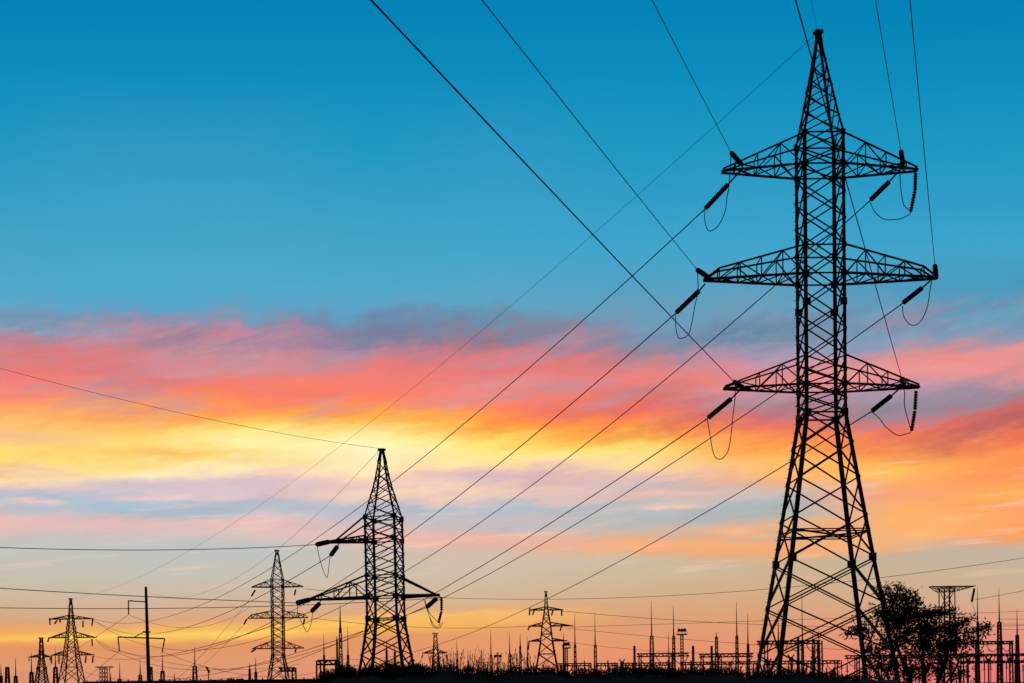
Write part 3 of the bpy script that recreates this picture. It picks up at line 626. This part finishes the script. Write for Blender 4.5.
def floodtower(px, yhead, yplat, wh, wp, D, label, ww=2.2):
    b=P(px,yplat,D); s_=D/F; e=empty('floodlight_tower',(b.x,D,0),label,'floodlight tower','floodlight towers of the substation')
    m=MB(); w=ww*s_/2
    for sx,sy in ((-1,-1),(1,-1),(1,1),(-1,1)): m.bar((sx*w,sy*w,-.1),(sx*w,sy*w,b.z),.2)
    n=18
    for k in range(n):
        z0=b.z*k/n; z1=b.z*(k+1)/n; m.bar((-w,-w,z0),(w,-w,z1),.14); m.bar((w,w,z0),(-w,w,z1),.14); m.bar((-w,w,z0),(-w,-w,z1),.14)
    m.build('tower_shaft',FARSTEEL,e)
    m=MB(); W=wp*s_/2; m.box((0,0,b.z),2*W,2*W,.3)
    for sx in (-1,0,1): m.bar((sx*W,-W,b.z),(sx*W,-W,b.z+.9),.08); m.bar((sx*W,W,b.z),(sx*W,W,b.z+.9),.08)
    m.bar((-W,-W,b.z+.9),(W,-W,b.z+.9),.08); m.build('platform',FARSTEEL,e)
    zh=P(px,yhead,D).z; Wh=wh*s_/2; n=3
    m=MB()
    for k in (-1,1): m.bar((k*Wh*.8,0,b.z),(k*Wh*.8,0,zh+.7),.12)
    m.bar((-Wh,0,zh-.6),(Wh,0,zh-.6),.12); m.build('lamp_frame',FARSTEEL,e)
    for k in range(n):
        m=MB(); m.tube([(Wh*(k-1)*.75,.25,zh),(Wh*(k-1)*.75,0,zh),(Wh*(k-1)*.75,-.6,zh-.25)],[.2,.35,.5],10); m.build('floodlight',FARSTEEL,e,smooth=True)
floodtower(681.8,629.5,634.5,7.5,9.5,400,'big floodlight tower with a wide platform above the middle busbars',2.4)
floodtower(566.4,643.5,648,5.5,8,400,'small floodlight tower right beside the hooked arm pylon')
# twin lamp post behind weeds
p0=P(497.8,656,300); e=empty('lamp_post',(p0.x,300,0),'post with two drooping lamp heads behind the weeds','lamp post')
m=MB(); m.tube([(0,0,-.1),(0,0,p0.z+.8)],[.2,.14],8); m.bar((-.7,0,p0.z),(.7,0,p0.z),.14); m.build('post',FARSTEEL,e)
for k in (-1,1):
    m=MB(); m.tube([(k*.15,0,p0.z+.1),(k*.6,0,p0.z-.05),(k*.8,-.1,p0.z-.1)],[.18,.35,.25],8); m.build('lamp_head',FARSTEEL,e)
p0=P(209.6,683,330); tp=P(208,669,330); e=empty('lamp_post',(p0.x,330,0),'short post with a tilted lamp head left of the slim pylon','lamp post')
m=MB(); m.tube([(0,0,-.1),(tp.x-p0.x,0,tp.z)],[.16,.12],8); m.build('post',FARSTEEL,e)
m=MB(); m.bar((tp.x-p0.x-.4,0,tp.z+.5),(tp.x-p0.x+.35,0,tp.z-.9),.45); m.build('lamp_head',FARSTEEL,e)

# platform tower at the far left
p0=P(104.7,667,380); e=empty('platform_tower',(p0.x,380,0),'stubby lattice tower with a wide flat top left of the pole','tower'); s_=380/F
m=MB()
for sx in (-4,-1.4,1.4,4):
    for sy in (-1,1): m.bar((sx*s_*1.05,sy*1.1,-.1),(sx*s_*.9,sy*1.1,p0.z),.16)
for k in range(8):
    z0=p0.z*k/8; z1=p0.z*(k+1)/8
    for a,b_ in ((-4,-1.4),(1.4,4),(-1.4,1.4)): m.bar((a*s_,-1.1,z0),(b_*s_,-1.1,z1),.12); m.bar((b_*s_,-1.1,z0),(a*s_,-1.1,z1),.12)
m.build('lattice_column',FARSTEEL,e)
m=MB(); m.bar((-8.3*s_,0,p0.z),(8.1*s_,0,p0.z),2.4,.25); m.bar((-8*s_,0,p0.z+.1),(-3*s_,0,p0.z-.9),.12); m.bar((8*s_,0,p0.z+.1),(3*s_,0,p0.z-.9),.12); m.build('platform',FARSTEEL,e)

# ------------------------------------------------------------------ substation gantries
def gantry(x0, x1, y, posts, D, label, th=.9, swags=True, name='gantry'):
    a=P(x0,y,D); b=P(x1,y,D); e=empty(name,(a.x,D,0),label,'gantry','steel gantries of the substation'); iv=inv_of(e)
    z=(a.z+b.z)/2
    m=MB(); n=max(4,int((b.x-a.x)/1.1))
    for zz in (0,-th):
        for sy in (-.4,.4): m.bar((a.x,D+sy,z+zz),(b.x,D+sy,z+zz),.34)
    for k in range(n):
        xa=lerp(a.x,b.x,k/n); xb=lerp(a.x,b.x,(k+1)/n)
        for sy in (-.4,.4): m.bar((xa,D+sy,z-(th if k%2 else 0)),(xb,D+sy,z-(0 if k%2 else th)),.2)
    m.build('beam',FARSTEEL,e,iv)
    for px in posts:
        p=P(px,y,D); m=MB()
        for sx in (-.35,.35): m.bar((p.x+sx*1.3,D-.3,-.1),(p.x+sx,D-.3,z),.2); m.bar((p.x+sx*1.3,D+.3,-.1),(p.x+sx,D+.3,z),.2)
        for k in range(7): m.bar((p.x-.4,D-.3,z*k/7),(p.x+.35,D-.3,z*(k+1)/7),.1)
        m.build('post',FARSTEEL,e,iv)
    if swags:
        n=max(2,int((x1-x0)/14)); 
        for k in range(n):
            xa=lerp(a.x,b.x,(k+.12)/n); xb=lerp(a.x,b.x,(k+.88)/n); s=1.3+.5*random.random()
            m=MB(); m.tube([(lerp(xa,xb,i/8),D-.8,z-th-.6-4*s*(i/8)*(1-i/8)) for i in range(9)],.11,4)
            for xx in (xa,xb):
                for q in range(4): m.tube([(xx,D-.8,z-th-.15*q),(xx,D-.8,z-th-.15*q-.12)],[.22,.1],6)
            m.build('bus_wire',WIRE,e,iv)
gantry(317.5,338.5,660.5,(318.5,337.5),250,'box shaped gantry at the left end of the mound',.75,False)
gantry(279,295,668,(294,),270,'small gantry hiding the foot of the slim pylon',.6,False)
gantry(637,689,653.5,(640,651,673),390,'upper gantry below the big floodlight tower',.8)
gantry(699,753,654,(702,720,737,748),392,'upper gantry between the floodlight tower and the tall pylon',.8)
gantry(757,820,641,(766,816,820.5),340,'high gantry seen through the tall pylon base',.7)
gantry(558,591,663.5,(563,566,575,590),400,'low gantry right of the hooked arm pylon',.7)
gantry(595.5,618,663.5,(596,616),402,'short low gantry between two needle masts',.7)
gantry(620,672,663,(622,634,652,669),410,'low gantry under the tallest needle mast',.7)
gantry(680,760,662,(682,693,712,730,748),415,'long low gantry left of the tall pylon base',.7)
gantry(764,840,661,(766,790,812,836),400,'low gantry seen through the tall pylon legs',.8)
gantry(845,968,655,(858,880,905,940,962),395,'long gantry hidden behind the tree',.8)
gantry(970,1013,641.5,(977,999,1011),380,'upper gantry between the tree and the right frame edge',.7)
gantry(966,1040,654,(977,999,1017),385,'middle gantry near the right frame edge',.5)
gantry(960,1040,661,(977.3,1016.5),390,'lower gantry near the right frame edge',.5,False)
# switches hanging in the gantries
def switch(px,py,D,label,sz=1.5):
    b=P(px,py,D); e=empty('circuit_breaker',(b.x,D,0),label,'circuit breaker','circuit breakers of the substation')
    m=MB(); m.bar((0,0,-.1),(0,0,b.z-sz*.5),.3); m.bar((-.6,0,b.z-sz*.5),(.6,0,b.z-sz*.5),.2); m.build('support',FARSTEEL,e)
    m=MB(); m.box((0,0,b.z),sz*.9,sz*.8,sz*.75); m.box((0,0,b.z+sz*.42),sz*.6,sz*.5,sz*.15); m.build('tank',FARSTEEL,e)
    for k in (-1,1):
        m=MB(); pts=[];rs=[]
        for q in range(5): pts+=[(k*(.3+q*.1)*sz,0,b.z+sz*(.4+.14*q)),(k*(.35+q*.1)*sz,0,b.z+sz*(.46+.14*q))]; rs+=[.1,.24]
        m.tube(pts,rs,7); m.build('bushing',GLASS,e)
for x,y,l in ((622,663,'breaker box at the left end of the low busbars'),(768,663,'breaker box at the left foot of the tall pylon'),(791,659,'breaker box left of centre inside the tall pylon base'),(814,661,'breaker box at the right inside the tall pylon base'),
    (895,661,'breaker box showing through the left of the tree'),(922,660,'breaker box showing through the middle of the tree'),(968,661,'breaker box at the right edge of the tree'),(988.5,660.5,'breaker box left of the strongest right needle mast'),(1009.6,660,'breaker box right of the strongest right needle mast')):
    switch(x,y,330 if x>700 else 380,l,1.05)
# rows of post insulators
proto=None
spots=[(x+random.uniform(-1.5,1.5), random.choice((660,664,666,667,662))) for x in list(range(560,760,6))+list(range(764,850,7))+list(range(855,1024,8))]
for i,(x,y) in enumerate(spots):
    D=random.choice((370,385,420)); b=P(x,y,D)
    e=empty('post_insulator',(b.x,D,0),'thin post insulator in the low rows of the distant substation','insulator','post insulators of the substation')
    if proto is None:
        m=MB(); m.bar((0,0,-.1),(0,0,5.2),.2); m.bar((-.5,0,5.2),(.5,0,5.2),.16); a_=m.build('support',FARSTEEL,e)
        m=MB(); pts=[];rs=[]
        for q in range(8): pts+=[(0,0,5.2+.28*q),(0,0,5.33+.28*q)]; rs+=[.12,.26]
        m.tube(pts,rs,7); b_=m.build('porcelain',GLASS,e); proto=(a_,b_)
    else:
        for p in proto:
            c=p.copy(); col.objects.link(c); c.parent=e
    e.scale=(1,1,b.z/7.4)

# perimeter wall at the far left
a=P(82,681.4,300); b=P(330,680.6,300); zt=2.9+1.2
e=empty('perimeter_wall',(a.x,300,0),'long low wall with posts along the bottom left edge','wall'); iv=inv_of(e)
zt=(a.z+b.z)/2
m=MB(); m.bar((a.x,300,zt/2),(b.x,300,zt/2),.25,zt); m.build('wall_panel',CONC,e,iv)
m=MB(); m.bar((a.x,300,zt+.1),(b.x,300,zt+.1),.4,.2); m.build('coping',CONC,e,iv)
for k in range(24):
    x=lerp(a.x,b.x,(k+.5)/24); m=MB(); m.bar((x,299.8,-.1),(x,299.8,zt+.55),.22); m.build('post',CONC,e,iv)
for px,l in ((231,'left one of two squat transformers behind the low wall'),(240,'right one of two squat transformers behind the low wall')):
    b=P(px,679.5,320); e=empty('transformer',(b.x,320,0),l,'transformer','transformers behind the low wall')
    m=MB(); m.box((0,0,b.z/2-.3),1.5,1.6,b.z-.6); m.tube([(-.9,0,b.z-.2),(.9,0,b.z-.2)],.38,12); m.build('tank',FARSTEEL,e)
    for k in (-1,0,1):
        m=MB(); m.tube([(k*.5,0,b.z-.6),(k*.55,0,b.z-.1),(k*.6,0,b.z+.5)],[.2,.12,.05],7); m.build('bushing',GLASS,e)

# ------------------------------------------------------------------ tree
TD=95.0
tb=P(916,684,TD); te=empty('tree',(tb.x,TD,0),'leafy dark tree with a ragged open crown at the foot of the tall pylon','tree'); ti=inv_of(te)
clumps=[(890,592,10,8,.9),(900,603,16,12,1),(914,598,11,9,.8),(878,612,12,10,.6),(866,622,12,9,.6),(854,630,9,7,.6),(846,633,5,3,.5),(893,620,20,14,1),(915,618,17,14,1.1),(931,614,12,9,.9),
 (905,637,24,13,1),(935,630,18,12,1.1),(955,625,14,10,1),(965,620,9,6,.8),(951,642,20,12,1),(972,637,12,9,.7),(984,630,6,7,.45),(990,627,3,6,.3),(888,645,16,10,.6),(870,652,13,12,.45),(917,655,22,12,.55),(945,660,18,12,.5),(885,668,18,12,.5),(912,676,22,9,.5),(960,672,13,9,.45),(868,677,12,8,.45),(975,655,8,7,.25),(880,587,4,4,.3),(928,645,14,12,.8),(938,612,10,7,.9),(950,612,9,5,.8),(897,588,5,6,.8),(930,668,14,10,.5),(898,662,14,10,.5),(924,628,12,10,1.1),(922,640,11,10,1),(918,668,14,9,.6),(944,645,12,10,.8),(905,590,7,6,.7)]
tr=MB()
def branch(p,q,r0,r1,wob=.12,n=6):
    p=Vector(p); q=Vector(q); L=(q-p).length; pts=[]; ph=random.random()*6
    for i in range(n+1):
        t_=i/n; o=Vector((math.sin(ph+t_*5),math.cos(ph*2+t_*4),math.sin(ph*3+t_*6)*.5))*wob*L*.35*math.sin(math.pi*t_)
        pts.append(lerp(p,q,t_)+o)
    tr.tube(pts,[lerp(r0,r1,i/n) for i in range(n+1)],7); return pts
stems=[((tb.x,TD,-.2),P(896,640,TD),.17,.10),((tb.x+.3,TD+.2,-.2),P(925,636,TD+.6),.16,.09),((tb.x-.8,TD-.2,-.2),P(872,655,TD-.8),.10,.05),((tb.x+1.4,TD+.3,-.2),P(948,646,TD+.3),.20,.10),((tb.x+1.2,TD-.3,-.2),P(962,650,TD-1),.10,.05)]
tips=[]
for a,b_,r0,r1 in stems:
    pts=branch(a,b_,r0,r1); tips+=pts[2:]
lf=MB()
def leaf(c,L):
    d=Vector((random.gauss(0,1),random.gauss(0,1),random.gauss(-.2,.8))).normalized(); w=d.cross(Vector((random.gauss(0,1),random.gauss(0,1),random.gauss(0,1)))).normalized()*L*.17
    i=len(lf.v); lf.v+=[c,c+d*L*.5+w,c+d*L,c+d*L*.5-w]; lf.f.append((i,i+1,i+2,i+3))
for cx,cy,rx,ry,dens in clumps:
    dd=random.uniform(-1.3,1.3); c=P(cx,cy,TD+dd); s_=TD/F
    base=min(tips,key=lambda t_:(t_-c).length+max(0,t_.z-c.z)*3)
    mp=branch(base,c,.06,.03); tips.append(mp[3]) if cy>600 else None
    nt_=int(rx*ry*dens*.25)+6
    for k in range(nt_):
        while True:
            v=Vector((random.uniform(-1,1),random.uniform(-1,1),random.uniform(-1,1)))
            if v.length<1: break
        v*=1.2
        q=c+Vector((v.x*rx*s_,v.y*min(rx,16)*s_*.9,v.z*ry*s_))
        st=lerp(mp[random.randint(2,6)],q,random.uniform(0,.25)); tr.tube([st,lerp(st,q,.5)+Vector((0,0,.07)),q],[.018,.013,.006],4)
        out=(q-st).normalized()
        for j in range(random.randint(6,13)):
            f=random.uniform(.35,1.1); o=Vector((random.gauss(0,.13),random.gauss(0,.13),random.gauss(-.02,.12)))
            leaf(lerp(st,q,f)+o,random.uniform(.2,.40))
tr.build('trunk',BARK,te,ti,True); lf.build('crown',LEAF,te,ti)

# ------------------------------------------------------------------ shrubs, weeds and grass on the mound
def onm(px,dy=0):
    Y=MD+dy; X=(px-512)/F*Y; return Vector((X,Y,mound_z(X,Y)))
def shrub(px, ytop, wpx, label, D=0):
    b=onm(px,D); h=(crest_y(px)-ytop)/F*b.y; w=wpx/F*b.y/2
    e=empty('shrub',b,label,'shrub','shrubs on the mound'); iv=inv_of(e)
    st=MB(); lv_=MB()
    for k in range(int(70*w)+26):
        a=random.uniform(-1,1); tip=b+Vector((a*w,random.uniform(-.5,.5),h*(random.uniform(.5,1.05))*math.sqrt(max(.1,1-a*a*.9))))
        root=b+Vector((a*w*.5,random.uniform(-.2,.2),-.1)); mid=lerp(root,tip,.5)+Vector((random.gauss(0,.05),random.gauss(0,.05),.03))
        st.tube([root,mid,tip],[.012,.009,.004],4)
        for j in range(22):
            c=lerp(mid if random.random()<.7 else root,tip,random.uniform(0,1.05))+Vector((random.gauss(0,.05),random.gauss(0,.05),random.gauss(0,.05)))
            d=Vector((random.gauss(0,1),random.gauss(0,1),random.gauss(.3,.8))).normalized()*random.uniform(.05,.11); q=d.cross(Vector((random.gauss(0,1),random.gauss(0,1),1))).normalized()*.022
            i=len(lv_.v); lv_.v+=[c,c+d*.5+q,c+d,c+d*.5-q]; lv_.f.append((i,i+1,i+2,i+3))
    st.build('stems',BARK,e,iv); lv_.build('foliage',GRASS,e,iv)
shrub(392,661,34,'round dark shrub in front of the single circuit pylon legs')
shrub(370,666,22,'low shrub left of the round one by the pylon legs',.6)
shrub(416,664,24,'low shrub between the pylon foot and the weeds',-.4)
shrub(328,669,20,'thin scrubby shrub at the left tip of the mound')
shrub(345,667,22,'scrubby shrub under the tall lattice mast')
shrub(655,666,46,'broad low shrub below the tallest substation needle',.4)
def stalks(name, n, x0, x1, h0, h1, label, cat, dens=None, heads=True, r=.006):
    m=MB()
    for k in range(n):
        px=random.uniform(x0,x1)
        if dens and random.random()>dens(px): continue
        b=onm(px,random.uniform(-1.6,1.2)); h=random.uniform(h0,h1)*(.6+.4*random.random())
        ln=Vector((random.gauss(0,.14),random.gauss(0,.14),0))*h
        p=[b+Vector((0,0,-.05)),b+Vector((0,0,h*.5))+ln*.35,b+Vector((0,0,h))+ln]
        m.tube(p,[r,r*.8,r*.4],3,False)
        if heads:
            for j in range(random.randint(2,6)):
                f=random.uniform(.35,1); c=lerp(p[1],p[2],(f-.35)/.65); d=Vector((random.gauss(0,.35),random.gauss(0,.3),random.uniform(.5,1.4))).normalized()*random.uniform(.05,.17)*h**.3
                q=Vector((-d.z,0,d.x)).normalized()*random.uniform(.005,.013); i=len(m.v); m.v+=[c-q*.4,c+d*.6+q,c+d,c+d*.6-q]; m.f.append((i,i+1,i+2,i+3))
    tag(m.build(name,GRASS),label,cat,kind='stuff')
stalks('weeds',340,428,536,.25,.95,'tall dry weeds with seed heads on the crest of the mound','weeds',lambda p:1-.6*abs((p-478)/60))
stalks('grass',5200,312,860,.04,.24,'short dry grass fringing the whole mound','grass',None,True,.005)
stalks('weeds',200,536,790,.12,.42,'scattered knee high weeds right of the tall clump','weeds',None)
stalks('weeds',90,308,428,.2,.5,'wiry weeds on the left end of the mound','weeds',None)
